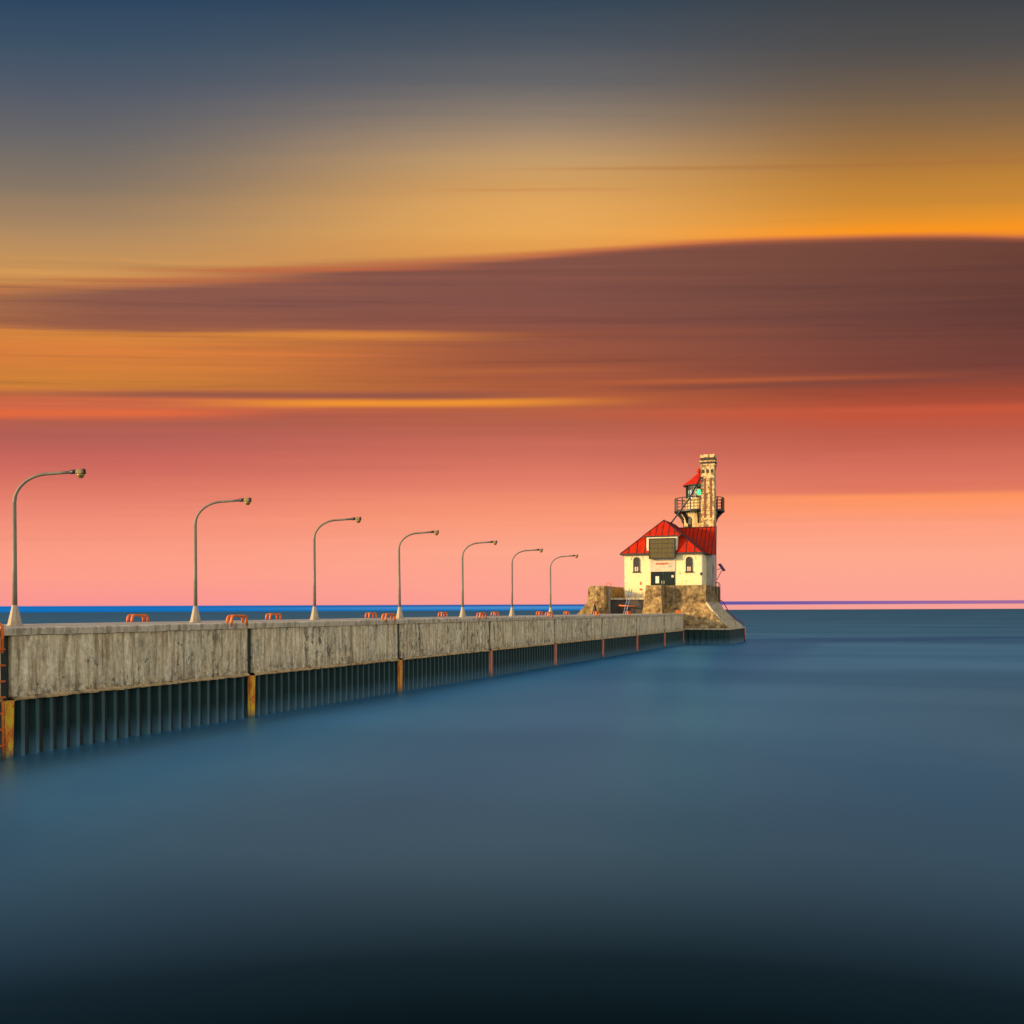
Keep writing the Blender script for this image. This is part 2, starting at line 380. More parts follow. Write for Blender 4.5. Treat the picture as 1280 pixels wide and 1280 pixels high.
# sky above the frame, and the bright side behind the viewer where the low sun stands
zen = t.ramp(t.math('DIVIDE', El, 90, clamp=True), [(.335,(.035,.07,.12)),(.43,(.16,.34,.60)),(.6,(.22,.44,.76)),(1,(.15,.28,.48))])
col = t.mix(t.step(El, 29, 42), col, zen)
ns = t.n('ShaderNodeTexSky', sky_type='NISHITA', sun_disc=False, sun_elevation=SUN_EL, sun_rotation=math.atan2(SUN.x, SUN.y))
rear = t.mix(1., t.mix(1., ns.outputs[0], (.13,.13,.13), 'MULTIPLY'), t.ramp(t.math('DIVIDE', El, 90, clamp=True), [(0,(1.15,.85,.50)),(.2,(.95,.75,.50)),(.5,(.36,.36,.34)),(1,(.05,.06,.08))]), 'ADD')
absA = t.math('ABSOLUTE', A)
col = t.mix(t.math('MULTIPLY', t.step(absA, 45, 120), t.step(El, 88, 60)), col, rear)
# bank of blue sea fog on the horizon: thick to the left, a thin raised line to the right of the light
fogL = t.mix(t.step(V0, vy(760), vy(757)), lin((28,112,182)), lin((20,84,158)))
fogL = t.mix(t.step(A,-24,2), lin((6,108,184)), fogL)
fogL = t.mix(t.math('MULTIPLY', t.math('MULTIPLY', t.step(V0,vy(762.5),vy(760)), t.step(V0,vy(756.5),vy(759))), t.step(A,-20,2,.1,.8)), fogL, lin((80,146,204)))
Vr = t.math('SUBTRACT', V0, t.math('MULTIPLY', A, .0036))
tilt = t.step(A, -26, 8, 0, 1)
mL = t.math('MULTIPLY', t.step(V0, vy(755.0), vy(756.4)), t.step(A, 8.5, 4.5))
col = t.mix(t.math('MULTIPLY', mL, t.step(absA, 80, 50)), col, fogL)
mR = t.math('MULTIPLY', t.math('MULTIPLY', t.step(V0, vy(757.5), vy(756.3)), t.step(V0, vy(752.2), vy(753.4))), t.step(A, 5.0, 8.0))
col = t.mix(t.math('MULTIPLY', t.math('MULTIPLY', mR, t.step(absA, 80, 50)), t.step(A,10,30,.95,.75)), col, t.mix(t.step(A,10,26), lin((72,80,165)), lin((118,84,160))))
bg = t.n('ShaderNodeBackground'); t.put(bg.inputs[0], col); bg.inputs[1].default_value = 1.0
out = t.n('ShaderNodeOutputWorld'); t.put(out.inputs[0], bg.outputs[0])

sl = bpy.data.lights.new('sun', 'SUN'); sl.energy = 5.0; sl.angle = R(3.0); sl.color = (1,.69,.33)
so = bpy.data.objects.new('sun', sl); C.objects.link(so)
sd = Vector((SUN.x*math.cos(SUN_EL), SUN.y*math.cos(SUN_EL), math.sin(SUN_EL)))
so.rotation_euler = sd.to_track_quat('Z','Y').to_euler(); so.location = (-30,-40,40)

# ------------------------------------------------------------------ water
def water_mat():
    m = bpy.data.materials.new('calm_lake_water'); m.use_nodes = True; t = NT(m.node_tree); t.t.nodes.clear()
    out = t.n('ShaderNodeOutputMaterial')
    tc = t.n('ShaderNodeTexCoord'); mp = t.n('ShaderNodeMapping'); mp.inputs['Rotation'].default_value = (0,0,-HEAD); mp.inputs['Scale'].default_value = (.035,.075,1)
    t.put(mp.inputs['Vector'], tc.outputs['Object'])
    n1 = t.noise(mp.outputs[0], 1.0, 3, .5, .4)
    mp2 = t.n('ShaderNodeMapping'); mp2.inputs['Rotation'].default_value = (0,0,-HEAD); mp2.inputs['Scale'].default_value = (.004,.02,1)
    t.put(mp2.inputs['Vector'], tc.outputs['Object'])
    n2 = t.noise(mp2.outputs[0], 1.0, 3, .5, .2)
    lw = t.n('ShaderNodeLayerWeight'); lw.inputs[0].default_value = .5
    fac = t.ramp(lw.outputs['Facing'], [(.0,(.01,)*3),(.55,(.02,)*3),(.625,(.022,)*3),(.678,(.11,)*3),(.724,(.36,)*3),(.78,(.68,)*3),(.855,(.88,)*3),(.932,(.92,)*3),(.971,(.66,)*3),(1.,(.42,)*3)])
    deep = t.n('ShaderNodeBsdfDiffuse'); deep.inputs[0].default_value = (.0015,.008,.010,1)
    gl = t.n('ShaderNodeBsdfGlossy'); gl.inputs['Roughness'].default_value = .37
    tint = t.mix(t.step(n1,.36,.64), (.155,.51,.84), (.185,.585,.92))
    tint = t.mix(t.math('MULTIPLY', t.step(n2,.48,.66), .15), tint, (.115,.38,.64))
    n3 = t.noise(mp.outputs[0], .45, 2, .5, .6)
    tint = t.mix(1., tint, t.ramp(n3, [(.35,(.88,.89,.90)),(.65,(1.10,1.08,1.07))]), 'MULTIPLY')
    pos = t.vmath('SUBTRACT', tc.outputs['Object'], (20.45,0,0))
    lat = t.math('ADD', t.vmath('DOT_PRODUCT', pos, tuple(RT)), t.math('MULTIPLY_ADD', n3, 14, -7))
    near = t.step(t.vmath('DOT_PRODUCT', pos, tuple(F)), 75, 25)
    tint = t.mix(near, tint, t.mix(1., tint, t.ramp(t.math('DIVIDE', t.math('ADD', lat, 14), 34, clamp=True), [(0,(2.2,1.38,1.08)),(.35,(1.42,1.14,1.02)),(.65,(1.,.97,.94)),(1,(1.05,.86,.78))]), 'MULTIPLY'))       # brightness painted into the tint: lifts the shaded pier side, dims the right
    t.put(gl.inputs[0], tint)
    mx = t.n('ShaderNodeMixShader'); t.put(mx.inputs[0], fac); t.put(mx.inputs[1], deep.outputs[0]); t.put(mx.inputs[2], gl.outputs[0])
    t.put(out.inputs[0], mx.outputs[0]); return m
b = MB(); n = 96
ring = [(30000*math.cos(2*math.pi*k/n), 30000*math.sin(2*math.pi*k/n), 0) for k in range(n)]
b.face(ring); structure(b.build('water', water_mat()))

# ------------------------------------------------------------------ pier
DK, ZB = 3.22, 1.44
J = [-2.5, 8.4, 19.31, 29.54, 40.75, 51.67, 63.06, 74.67, 85.76, 97.0, 106.5]
pier = thing('pier', (-3,50,0), 'long weathered concrete pier on dark corrugated sheet piling, leading out to the lighthouse', 'pier')
MB().box(-6.2,-.4,J[0],108.4,2.9,DK-.004).build('deck', M['deck'], pier)
MB().box(-6.0,-.2,J[0],106.4,-1.5,2.9).build('core', M['dark'], pier)
def corrugated(mb, p0, p1, nrm, z0, z1, per=.465, dep=.20):
    p0, p1, nrm = Vector(p0), Vector(p1), Vector(nrm); L = (p1-p0).length; u = (p1-p0)/L
    prof = []
    s = 0
    while s < L:
        for ds, k in ((0,0),(.115,0),(.175,1),(.405,1)):
            if s+ds < L: prof.append((s+ds, k))
        s += per
    prof.append((L,0))
    pts = [p0 + u*a - nrm*(dep*k) for a, k in prof]
    lo = [mb.bm.verts.new((p.x,p.y,z0)) for p in pts]; hi = [mb.bm.verts.new((p.x,p.y,z1)) for p in pts]
    for i in range(len(pts)-1):
        f = mb.bm.faces.new((lo[i],lo[i+1],hi[i+1],hi[i]))
        if prof[i][1] == 0 and prof[i+1][1] == 0: f.material_index = 1  # outer flats lighter, pans darker: occlusion put into the colours
    return mb
for i in range(len(J)-1):
    y0, y1 = J[i]+.16, J[i+1]-.16
    if i == len(J)-2: y1 = J[i+1]-.02
    MB().box(-.22,0,y0,y1,ZB+.05,DK-.2).build('concrete_panel', M['concrete'], pier, bevel=.025)
    # coping with slightly chipped edge
    b = MB(); ny = 40; rows = []
    for k in range(ny+1):
        y = J[i]+.004 + (J[i+1]-J[i]-.008)*k/ny
        j = random.uniform(-.012,.012); jz = random.uniform(-.012,.006); ch = random.random() < .12
        rows.append([b.bm.verts.new(p) for p in ((-.5,y,DK-.2),(.05+j,y,DK-.2+random.uniform(-.008,.012)),(.065+j,y,DK-.035+jz-(.03 if ch else 0)),(.04+j,y,DK+jz-(.02 if ch else 0)),(-.5,y,DK))])
    for a, c in zip(rows, rows[1:]):
        for k in range(5): b.bm.faces.new((a[k],c[k],c[(k+1)%5],a[(k+1)%5]))
    b.bm.faces.new(rows[0][::-1]); b.bm.faces.new(rows[-1])
    b.build('coping', M['cap'], pier)
    # broken ledge along the bottom of the panel
    b = MB(); rows = []; ny = int((y1-y0)/.11)
    for k in range(ny+1):
        y = y0 + (y1-y0)*k/ny
        o = .05 + random.uniform(-.03,.05); zt = ZB+.055+random.uniform(-.03,.035)
        rows.append([b.bm.verts.new(p) for p in ((-.2,y,ZB-.03),(o,y,ZB-.03+random.uniform(-.012,.012)),(o+.012,y,ZB+.01),(.002,y,zt),(-.2,y,zt))])
    for a, c in zip(rows, rows[1:]):
        for k in range(5): b.bm.faces.new((a[k],c[k],c[(k+1)%5],a[(k+1)%5]))
    b.build('ledge', M['ledge'], pier)
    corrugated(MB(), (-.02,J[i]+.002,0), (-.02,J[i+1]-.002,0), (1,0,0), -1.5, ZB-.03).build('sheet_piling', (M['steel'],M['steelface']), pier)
MB().box(-6.3,-6.0,J[0],106.4,-1.5,3.1).build('far_wall', M['deck'], pier)
for i, y in enumerate(J[1:-1]):
    MB().box(-.16,-.10,y-.158,y+.158,ZB-.02,DK-.2).build('wall_recess', M['dark'], pier)
    k = i-1
    b = MB()
    b.solid([(-.01,y-.15,-.05),(-.01,y+.15,-.05),(.09,y+.11,-.05),(.09,y-.11,-.05),(-.01,y-.15,ZB-.02),(-.01,y+.15,ZB-.02),(.09,y+.15,ZB-.02),(.09,y-.15,ZB-.02)],
            [(0,3,2,1),(4,5,6,7),(0,1,5,4),(1,2,6,5),(2,3,7,6),(3,0,4,7)])
    b.build('steel_pile', M['rust_y'] if k <= 1 else (M['rust_o'] if k == 2 else M['rust_s']), pier)
b = MB(); b.box(-.01,.1,106.36,106.5,-.05,ZB-.02); b.build('steel_pile', M['rust_s'], pier)

# ladder at the nearest joint, mostly outside the left edge
ld = thing('pier_ladder', (.1,19.1,0), 'orange steel ladder down the pier wall at the left edge, beside the yellow rusted pile', 'ladder')
b = MB(); b.tube([(.14,19.06,-.05),(.14,19.06,ZB)], .035, 8)
b.build('stringer', M['rust_r'], ld, True)
MB().tube([(.10,18.6,-.05),(.10,18.6,2.9)], .035, 8).build('stringer', M['orange'], ld, True)
MB().tube([(.10,19.08,2.6),(.12,19.08,3.25),(.10,19.0,3.33),(-.2,18.98,3.36),(-.45,18.98,3.33),(-.5,18.98,3.2)], .04, 8).build('grab_rail', M['orange'], ld, True)
MB().tube([(.10,18.6,2.6),(.12,18.6,3.25),(.10,18.6,3.33),(-.2,18.6,3.36),(-.45,18.6,3.33),(-.5,18.6,3.2)], .04, 8).build('grab_rail', M['orange'], ld, True)
for k in range(7):
    MB().tube([(.13,18.58,.35+k*.39),(.13,19.14,.35+k*.39)], .028, 8).build('rung', M['orange'], ld, True)

# orange grab rails: two low hoops with short ties
def grab_rail(loc, label, L=.82, h=.23, wd=.16, group='orange grab rails on the pier deck', front=0.1):
    x, y, z = loc
    o = thing('grab_rail', loc, label, 'grab rail', group)
    for s, lo in ((wd/2, -front), (-wd/2, 0)):
        p = [(x+s,y-L/2-.03,z+lo),(x+s,y-L/2,z+h*.7),(x+s,y-L/2+.05,z+h*.93),(x+s,y-L/2+.14,z+h),(x+s,y+L/2-.14,z+h),(x+s,y+L/2-.05,z+h*.93),(x+s,y+L/2,z+h*.7),(x+s,y+L/2+.03,z+lo)]
        MB().tube(p, .044, 8).build('hoop', M['orange'], o, True)
    for q in (-1,1):
        MB().tube([(x-wd/2,y+q*(L/2-.14),z+h),(x+wd/2,y+q*(L/2-.14),z+h)], .03, 8).build('cross_tie', M['orange'], o, True)
    return o
near_lab = ['low orange grab rail on the near edge just past the second lamp',
            'low orange grab rail on the near edge just left of the fourth lamp base',
            'low orange grab rail on the near edge between the fifth and sixth lamps',
            'low orange grab rail on the near edge beside the base of the seventh, farthest lamp']
for lab, y in zip(near_lab, (28.82,39.78,50.5,61.9)):
    grab_rail((-.02,y,DK), lab)
far_lab = ['low orange grab rail on the far edge between the two leftmost lamps',
           'low orange grab rail on the far edge between the second and third lamps',
           'low orange grab rail on the far edge past the third lamp',
           'low orange grab rail on the far edge between the fourth and fifth lamps',
           'low orange grab rail on the far edge just left of the sixth lamp',
           'low orange grab rail on the far edge between the sixth and seventh lamps',
           'low orange grab rail on the far edge between the farthest lamp and the bastion']
for lab, y in zip(far_lab, (30.57,39.4,48.6,57.9,66.75,76.4,83.6)):
    grab_rail((-5.6,y,DK), lab, .82, .25, .2, front=0)
grab_rail((-.05,73.2,DK), 'orange grab rail in front of the lit left end of the bastion wall', .9, .26)
grab_rail((-.05,82.9,DK), 'small orange grab rail low in the dark gap between the bastion ends', .9, .24)
grab_rail((-.05,104.3,DK), 'orange grab rail at the end of the pier below the shaded bastion wall', 1.3, .32)

# ------------------------------------------------------------------ lamps
lamp_lab = ['tallest, nearest curved lamp post at the left edge of the pier',
            'second lamp post from the left, standing between the two nearest grab rails',
            'third lamp post from the left, in the middle of the second full wall panel',
            'fourth lamp post from the left, standing just right of a grab rail pair',
            'fifth lamp post from the left, small, middle of the three farthest gaps',
            'sixth lamp post from the left, second farthest along the pier',
            'smallest, farthest lamp post, the one closest to the lighthouse']
lamp_lab[4] = 'fifth lamp post from the left, third from the lighthouse end of the row'
def make_lamp(loc):
    x, y, z = loc
    o = thing('street_lamp', loc, lamp_lab[0], 'street lamp', 'curved arm lamps along the pier')
    b = MB(); b.lathe((x,y,z), [(.225,0),(.225,.03),(.20,.035),(.145,.26),(.10,.46),(.075,.58)], 8, a0=.25)
    b.build('base', M['cone'], o)
    ux, uy = 1.75, .60
    MB().tube([(x,y,z+.56),(x,y,z+1.6),(x,y,z+3.45)], [.068,.062,.052], 12).build('pole', M['pole'], o, True)
    pts = [(x,y,z+3.44)]
    for k in range(13):
        a = math.pi/2*k/12
        s = 1-math.cos(a); h = math.sin(a)
        pts.append((x+ux*.52*s, y+uy*.52*s, z+3.45+.78*h + .02*s))
    pts += [(x+ux*.70,y+uy*.70,z+4.275),(x+ux*.88,y+uy*.88,z+4.295)]
    MB().tube(pts, [.052]*3+[.042]*(len(pts)-3), 10).build('arm', M['pole'], o, True)
    MB().tube([(x+ux*.86,y+uy*.86,z+4.295),(x+ux*.96,y+uy*.96,z+4.31)], .06, 10).build('collar', M['blackmetal'], o, True)
    c = Vector((x+ux*1.005, y+uy*1.005, z+4.30)); K = .84; dx = Vector((ux,uy,0)).normalized(); px = Vector((-dx.y,dx.x,0))
    def q(a, s, zz): p = c + dx*a*K + px*s*K; return (p.x,p.y,c.z+(zz-c.z)*K)
    h = MB(); h.frustum([q(-.12,-.10,c.z-.07),q(.10,-.11,c.z-.07),q(.10,.11,c.z-.07),q(-.12,.10,c.z-.07)], [q(-.10,-.08,c.z+.085),q(.10,-.09,c.z+.085),q(.10,.09,c.z+.085),q(-.10,.08,c.z+.085)])
    hs = h.build('housing', M['amber'], o, bevel=.02)
    h = MB(); h.frustum([q(.102,-.10,c.z-.06),q(.17,-.10,c.z-.06),q(.17,.10,c.z-.06),q(.102,.10,c.z-.06)], [q(.102,-.09,c.z+.10),q(.16,-.09,c.z+.10),q(.16,.09,c.z+.10),q(.102,.09,c.z+.10)])
    h.build('ballast_box', M['blackmetal'], o, bevel=.012)
    l = MB(); l.lathe((c.x+dx.x*.02,c.y+dx.y*.02,c.z-.175), [(.038,0),(.063,.013),(.097,.067),(.113,.115)], 14)
    l.build('lens', M['lens'], o, True)
    return o
lamp = make_lamp((-2.6,22.06,DK))
for i, y in enumerate((30.0,37.95,46.0,54.0,62.12,70.1)):
    c = copy_tree(lamp); c.location = (-2.6,y,DK); c['label'] = lamp_lab[i+1]
    c.rotation_euler = (random.uniform(-.009,.009),random.uniform(-.009,.009),random.uniform(-.05,.05))

# ------------------------------------------------------------------ bastion round the light
bas = thing('bastion', (-3,112,0), 'massive tan concrete bastion with flared skirt under the lighthouse', 'bastion')
def quadprism(mb, b4, z0, t4, z1):
    return mb.frustum([(x,y,z0) for x,y in b4], [(x,y,z1) for x,y in t4])
TOP = 6.22
b = MB(); quadprism(b, [(-10.5,106.7),(-8.48,106.7),(-8.6,109.2),(-10.5,109.2)], 3.0, [(-10.5,107.2),(-8.72,107.2),(-8.72,109.2),(-10.5,109.2)], TOP)
b.build('wall_end', M['rubble'], bas, bevel=.05)
b = MB(); quadprism(b, [(-4.42,106.6),(-2.22,106.6),(-2.35,109.0),(-4.3,109.0)], 3.0, [(-4.12,107.2),(-2.46,107.2),(-2.46,109.0),(-4.12,109.0)], TOP)
b.build('wall_end', M['rubble'], bas, bevel=.05)
MB().box(-10.5,-8.72,109.2,117.5,3.0,TOP-.003).build('parapet_wall', M['rubble'], bas, bevel=.04)
MB().box(-2.46,2.05,108.5,109.1,3.0,TOP-.004).build('parapet_wall', M['rubblegrey'], bas, bevel=.04)
MB().box(1.55,2.048,109.1,117.5,3.0,TOP-.006).build('parapet_wall', M['rubblegrey'], bas, bevel=.04)
MB().box(-10.5,2.0,117.5,118.0,3.0,TOP-.01).build('parapet_wall', M['rubble'], bas)
# dark platform inside the gap
MB().box(-8.72,1.55,108.75,117.5,2.9,4.86).build('platform', M['darkplat'], bas)
MB().box(-8.60,-8.42,108.55,108.75,3.2,6.1).build('guide_post', M['greywall'], bas)
MB().box(-8.42,-4.3,108.60,108.75,4.72,4.92).build('platform_edge', M['cap'], bas)
# flared skirt
b = MB()
zt, zb = 4.32, 1.62
inn = [(-2.5,108.48),(2.04,108.48),(2.04,117.5),(-2.5,117.5)]; outr = [(-2.5,106.52),(4.72,106.52),(4.72,117.45),(-2.5,117.45)]
# concave flare in three courses
def lerp(a, c, k): return (a[0]+(c[0]-a[0])*k, a[1]+(c[1]-a[1])*k)
lev = [(0,zt),(.30,zt-1.05),(.64,zt-1.95),(1,zb)]
rings = [[b.bm.verts.new((*lerp(a,c,k),z)) for a, c in zip(inn,outr)] for k, z in lev]
for ra, rb in zip(rings, rings[1:]):
    for k in range(4): b.bm.faces.new((ra[k],rb[k],rb[(k+1)%4],ra[(k+1)%4]))
b.bm.faces.new(rings[0]); b.bm.faces.new(rings[-1][::-1])
b.build('skirt', M['rubble'], bas)
b = MB(); b.prism_y([(-10.505,4.55),(-11.0,3.85),(-11.85,3.0),(-13.3,1.6),(-10.505,1.6)], 106.9, 117.5)
b.build('flare', M['rubble'], bas)
for k in range(8):
    yk = 108.3 + k*1.1
    b = MB()
    for (k0,z0),(k1,z1) in zip(lev, lev[1:]):
        xa, xb = 2.04+2.68*k0, 2.04+2.68*k1
        ya, yb = yk + (yk-113)*.12*k0, yk + (yk-113)*.12*k1
        b.frustum([(xa,ya-.16,z0-.05),(xb,yb-.16,z1-.05),(xb,yb+.16,z1-.05),(xa,ya+.16,z0-.05)], [(xa+.1,ya-.14,z0+.14),(xb+.1,yb-.14,z1+.14),(xb+.1,yb+.14,z1+.14),(xa+.1,ya+.14,z0+.14)])
    b.build('rib', M['cap'], bas)
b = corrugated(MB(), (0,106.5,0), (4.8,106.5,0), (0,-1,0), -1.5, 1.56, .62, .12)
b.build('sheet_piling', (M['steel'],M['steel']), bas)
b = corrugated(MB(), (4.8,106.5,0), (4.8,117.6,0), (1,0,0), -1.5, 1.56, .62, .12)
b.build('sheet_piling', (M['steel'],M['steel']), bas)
MB().box(-13.3,4.6,106.7,117.6,-1.5,1.5).build('crib', M['dark'], bas)
MB().box(-.02,4.85,106.42,106.62,1.52,1.66).build('edge_beam', M['cap'], bas)
MB().box(4.72,4.86,106.63,117.6,1.52,1.66).build('edge_beam', M['cap'], bas)
MB().tube([(4.88,117.5,-.1),(4.88,117.5,1.6)], .09, 8).build('steel_pile', M['rust_s'], bas, True)

# ------------------------------------------------------------------ lighthouse building
lh = thing('lighthouse', (-3,110,4.87), 'cream lighthouse building with red metal roof, tall brick chimney and lantern tower', 'lighthouse')
Z0 = 4.87
MB().box(-7.15,1.33,110,117,Z0,9.75).build('wall', M['wall'], lh)
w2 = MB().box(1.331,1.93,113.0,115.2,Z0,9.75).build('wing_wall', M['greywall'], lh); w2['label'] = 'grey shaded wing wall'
for x in (1.33,):
    MB().tube([(1.42,109.93,5.4),(1.42,109.93,9.7)], .05, 8).build('downpipe', M['greywall'], lh, True)
# main roof
AP = (-3.0,111.3,13.42)
b = MB()
E1, E2, E3, E4 = (-7.52,109.6,9.78),(1.52,109.6,9.78),(1.52,117.4,9.78),(-7.52,117.4,9.78); RB = (-3.0,116.2,13.42)
b.solid([E1,E2,E3,E4,AP,RB], [(0,1,4),(1,2,5,4),(2,3,5),(3,0,4,5),(0,3,2,1)])
roof = b.build('roof', M['red'], lh)
b = MB()
def seam(a, c, r=.045): b.tube([a, c], r*1.25, 6)
for k in range(1,10):                                    # front hip seams
    x = -7.52 + 9.04*k/10
    s = 1-abs(x+3.0)/(4.52 if x < -3 else 4.52)
    seam((x,109.6,9.79),(x,109.6+1.7*s,9.79+3.64*s))
for k in range(0,12):                                    # side seams
    y = 111.4+k*.5
    seam((1.52,y,9.79),(-2.95,y,13.42)); seam((-7.52,y,9.79),(-3.05,y,13.42))
for e in (E1,E2): seam(e, AP, .06)
seam(AP, RB, .06)
b.build('seam', M['redtrim'], roof, True)
b = MB()
b.box(-7.56,1.56,109.56,109.66,9.62,9.80); b.box(1.48,1.56,109.67,112.6,9.62,9.80); b.box(-7.56,-7.48,109.67,117.4,9.62,9.80)
b.build('eave', M['fascia'], roof)
# cross wing roof
b = MB()
wx0, wx1 = -3.0, 2.0
b.solid([(wx0,112.6,9.72),(wx1,112.6,9.72),(wx1,115.0,12.82),(wx0,115.0,12.82),(wx1,115.25,9.72),(wx0,115.25,9.72)], [(0,1,2,3),(3,2,4,5),(1,4,2),(0,3,5),(0,5,4,1)])
wr = b.build('wing_roof', M['red'], lh)
b = MB()
for k in range(9):
    x = wx1-.04-k*.46
    b.tube([(x,112.6,9.74),(x,115.0,12.83)], .04, 6)
b.tube([(wx0,115.0,12.84),(wx1,115.0,12.84)], .06, 6)
b.build('seam', M['redtrim'], wr, True)
MB().box(.9,2.03,112.55,112.64,9.56,9.74).build('eave', M['fascia'], wr)
# dormer with boarded loft door
dm = MB(); dm.solid([(-4.98,109.5,11.62),(-.86,109.5,11.62),(-.75,110.6,11.75),(-5.2,110.6,11.75),(-2.96,111.2,13.46)], [(0,1,4),(1,2,4),(3,0,4),(2,3,4),(0,3,2,1)])
dorm = MB(); dorm.box(-4.58,-1.2,109.72,111.0,9.9,11.6)
dorm = dorm.build('dormer', M['trim'], lh)
dr = dm.build('dormer_roof', M['red'], dorm)
b = MB()
for k in range(1,6):
    x = -4.98 + 4.12*k/6; s = 1-abs(x+2.94)/2.06
    b.tube([(x,109.5,11.63),(x+(-2.96-x)*.02,109.5+1.7*s,11.63+1.83*s)], .04, 6)
b.tube([(-4.98,109.5,11.63),(-2.96,111.2,13.47)], .055, 6); b.tube([(-.86,109.5,11.63),(-2.96,111.2,13.47)], .055, 6)
b.build('dormer_seam', M['redtrim'], dorm, True)
MB().box(-5.0,-.84,109.46,109.56,11.52,11.64).build('dormer_eave', M['fascia'], dorm)
b = MB(); b.box(-4.58,-4.30,109.60,109.72,10.35,11.5); b.box(-1.40,-1.2,109.60,109.72,10.35,11.5); b.box(-4.58,-1.2,109.597,109.72,11.36,11.515)
b.build('dormer_frame', M['trim'], dorm)
ldr = MB(); ldr.box(-4.16,-2.87,109.42,109.56,9.24,11.22); ldr.box(-2.83,-1.53,109.42,109.56,9.24,11.22)
ldr = ldr.build('loft_door', M['board'], lh)
b = MB(); b.box(-4.29,-4.165,109.39,109.72,9.12,11.35); b.box(-1.525,-1.41,109.39,109.72,9.12,11.35); b.box(-4.163,-1.527,109.39,109.72,11.225,11.35); b.box(-4.163,-1.527,109.39,109.72,9.12,9.235)
for z in (9.75,10.25,10.75): b.box(-4.15,-1.54,109.40,109.419,z,z+.045)
b.build('loft_frame', M['blackmetal'], ldr)
MB().box(-2.868,-2.832,109.43,109.56,9.24,11.22).build('loft_gap', M['blackmetal'], ldr)
# lintel panel with a faded name board, and double door
pn = MB().box(-4.26,-1.5,109.93,109.999,7.76,9.1).build('lintel_panel', M['pinkpanel'], lh)
b = MB(); x = -3.62
for wd in (.13,.15,.12,.16,.13,.14,.12,.15,.1):
    b.box(x,x+wd-.035,109.905,109.93,8.5+random.uniform(0,.03),8.73+random.uniform(-.04,0)); x += wd+.025
b.build('faded_lettering', M['rustletter'], pn)
MB().box(-2.25,-1.9,109.905,109.93,8.22,8.4).build('plate', M['greywall'], pn)
MB().box(-4.3,-1.46,109.86,110.0,9.0,9.12).build('lintel_ledge', M['trim'], pn)
for x0, x1 in ((-4.12,-2.86),(-2.82,-1.55)):
    dd = MB().box(x0,x1,109.93,110.0,Z0+.02,7.74).build('door', M['door'], lh)
    b = MB(); b.box(x0+.15,x1-.15,109.905,109.93,5.2,6.2); b.box(x0+.15,x1-.15,109.905,109.93,6.4,7.5); b.build('door_panel', M['door'], dd)
    hx = x1-.1 if x0 < -3 else x0+.1
    MB().tube([(hx,109.88,6.4),(hx,109.88,6.75)], .03, 8).build('handle', M['trim'], dd, True)
    if x0 < -3: MB().box(-3.66,-3.27,109.885,109.905,6.5,7.25).build('notice', M['paper'], dd)
    else: MB().box(-1.92,-1.66,109.885,109.905,7.1,7.35).build('notice', M['pinkpanel'], dd)
MB().box(-4.2,-4.12,109.9,110,Z0,7.74).build('door_frame', M['fascia'], lh)
# arched windows
def arch(cx, z0, z1, hw, n=8):
    zc = z1-hw
    return [(cx-hw,z0),(cx+hw,z0)] + [(cx+hw*math.cos(math.pi*k/n), zc+hw*math.sin(math.pi*k/n)) for k in range(n+1)]
for cx, z0 in ((-5.79,7.82),(-.02,7.74)):
    wn = MB().prism_y(arch(cx,z0,z0+1.5,.27), 109.95,110.02).build('window', M['glassdark'], lh)
    b = MB(); po = arch(cx,z0-.02,z0+1.58,.35); pi = arch(cx,z0,z0+1.5,.265)
    for k in range(len(po)):
        a, c, e, g = po[k], po[(k+1)%len(po)], pi[(k+1)%len(pi)], pi[k]
        b.solid([(a[0],109.9,a[1]),(c[0],109.9,c[1]),(e[0],109.9,e[1]),(g[0],109.9,g[1]),(a[0],110,a[1]),(c[0],110,c[1]),(e[0],110,e[1]),(g[0],110,g[1])], [(0,1,2,3),(7,6,5,4),(0,4,5,1),(2,6,7,3)])
    b.box(cx-.02,cx+.02,109.92,109.95,z0,z0+1.45); b.box(cx-.26,cx-.021,109.92,109.95,z0+.7,z0+.75); b.box(cx+.021,cx+.26,109.92,109.95,z0+.7,z0+.75)
    b.build('frame', M['fascia'], wn)
    MB().box(cx-.19,cx+.19,109.935,109.949,z0+.02,z0+.5).build('blind', M['pinkpanel'], wn)
    MB().frustum([(cx-.50,109.82,z0-.12),(cx+.50,109.82,z0-.12),(cx+.50,110,z0-.12),(cx-.50,110,z0-.12)], [(cx-.34,109.86,z0-.021),(cx+.34,109.86,z0-.021),(cx+.34,110,z0+.06),(cx-.34,110,z0+.06)]).build('sill', M['fascia'], wn)
    b = MB(); pa = arch(cx,z0+.75,z0+1.98,.72,12)[2:]; pb = arch(cx,z0+.75,z0+1.86,.60,12)[2:]
    for k in range(len(pa)-1):
        a, c, e, g = pa[k], pa[k+1], pb[k+1], pb[k]
        b.solid([(a[0],109.95,a[1]),(c[0],109.95,c[1]),(e[0],109.95,e[1]),(g[0],109.95,g[1]),(a[0],110,a[1]),(c[0],110,c[1]),(e[0],110,e[1]),(g[0],110,g[1])], [(0,1,2,3),(7,6,5,4),(0,4,5,1),(2,6,7,3),(1,5,6,2),(3,7,4,0)])
    b.build('hood_mould', M['trim'], wn)
# small wall fittings
MB().box(-5.45,-5.2,109.93,109.999,5.75,5.95).build('vent', M['rustletter'], lh)
MB().box(-5.40,-5.28,109.93,109.999,6.35,6.7).build('vent', M['rustletter'], lh)
MB().box(1.20,1.36,109.8,109.999,7.3,7.6).build('wall_light', M['blackmetal'], lh)
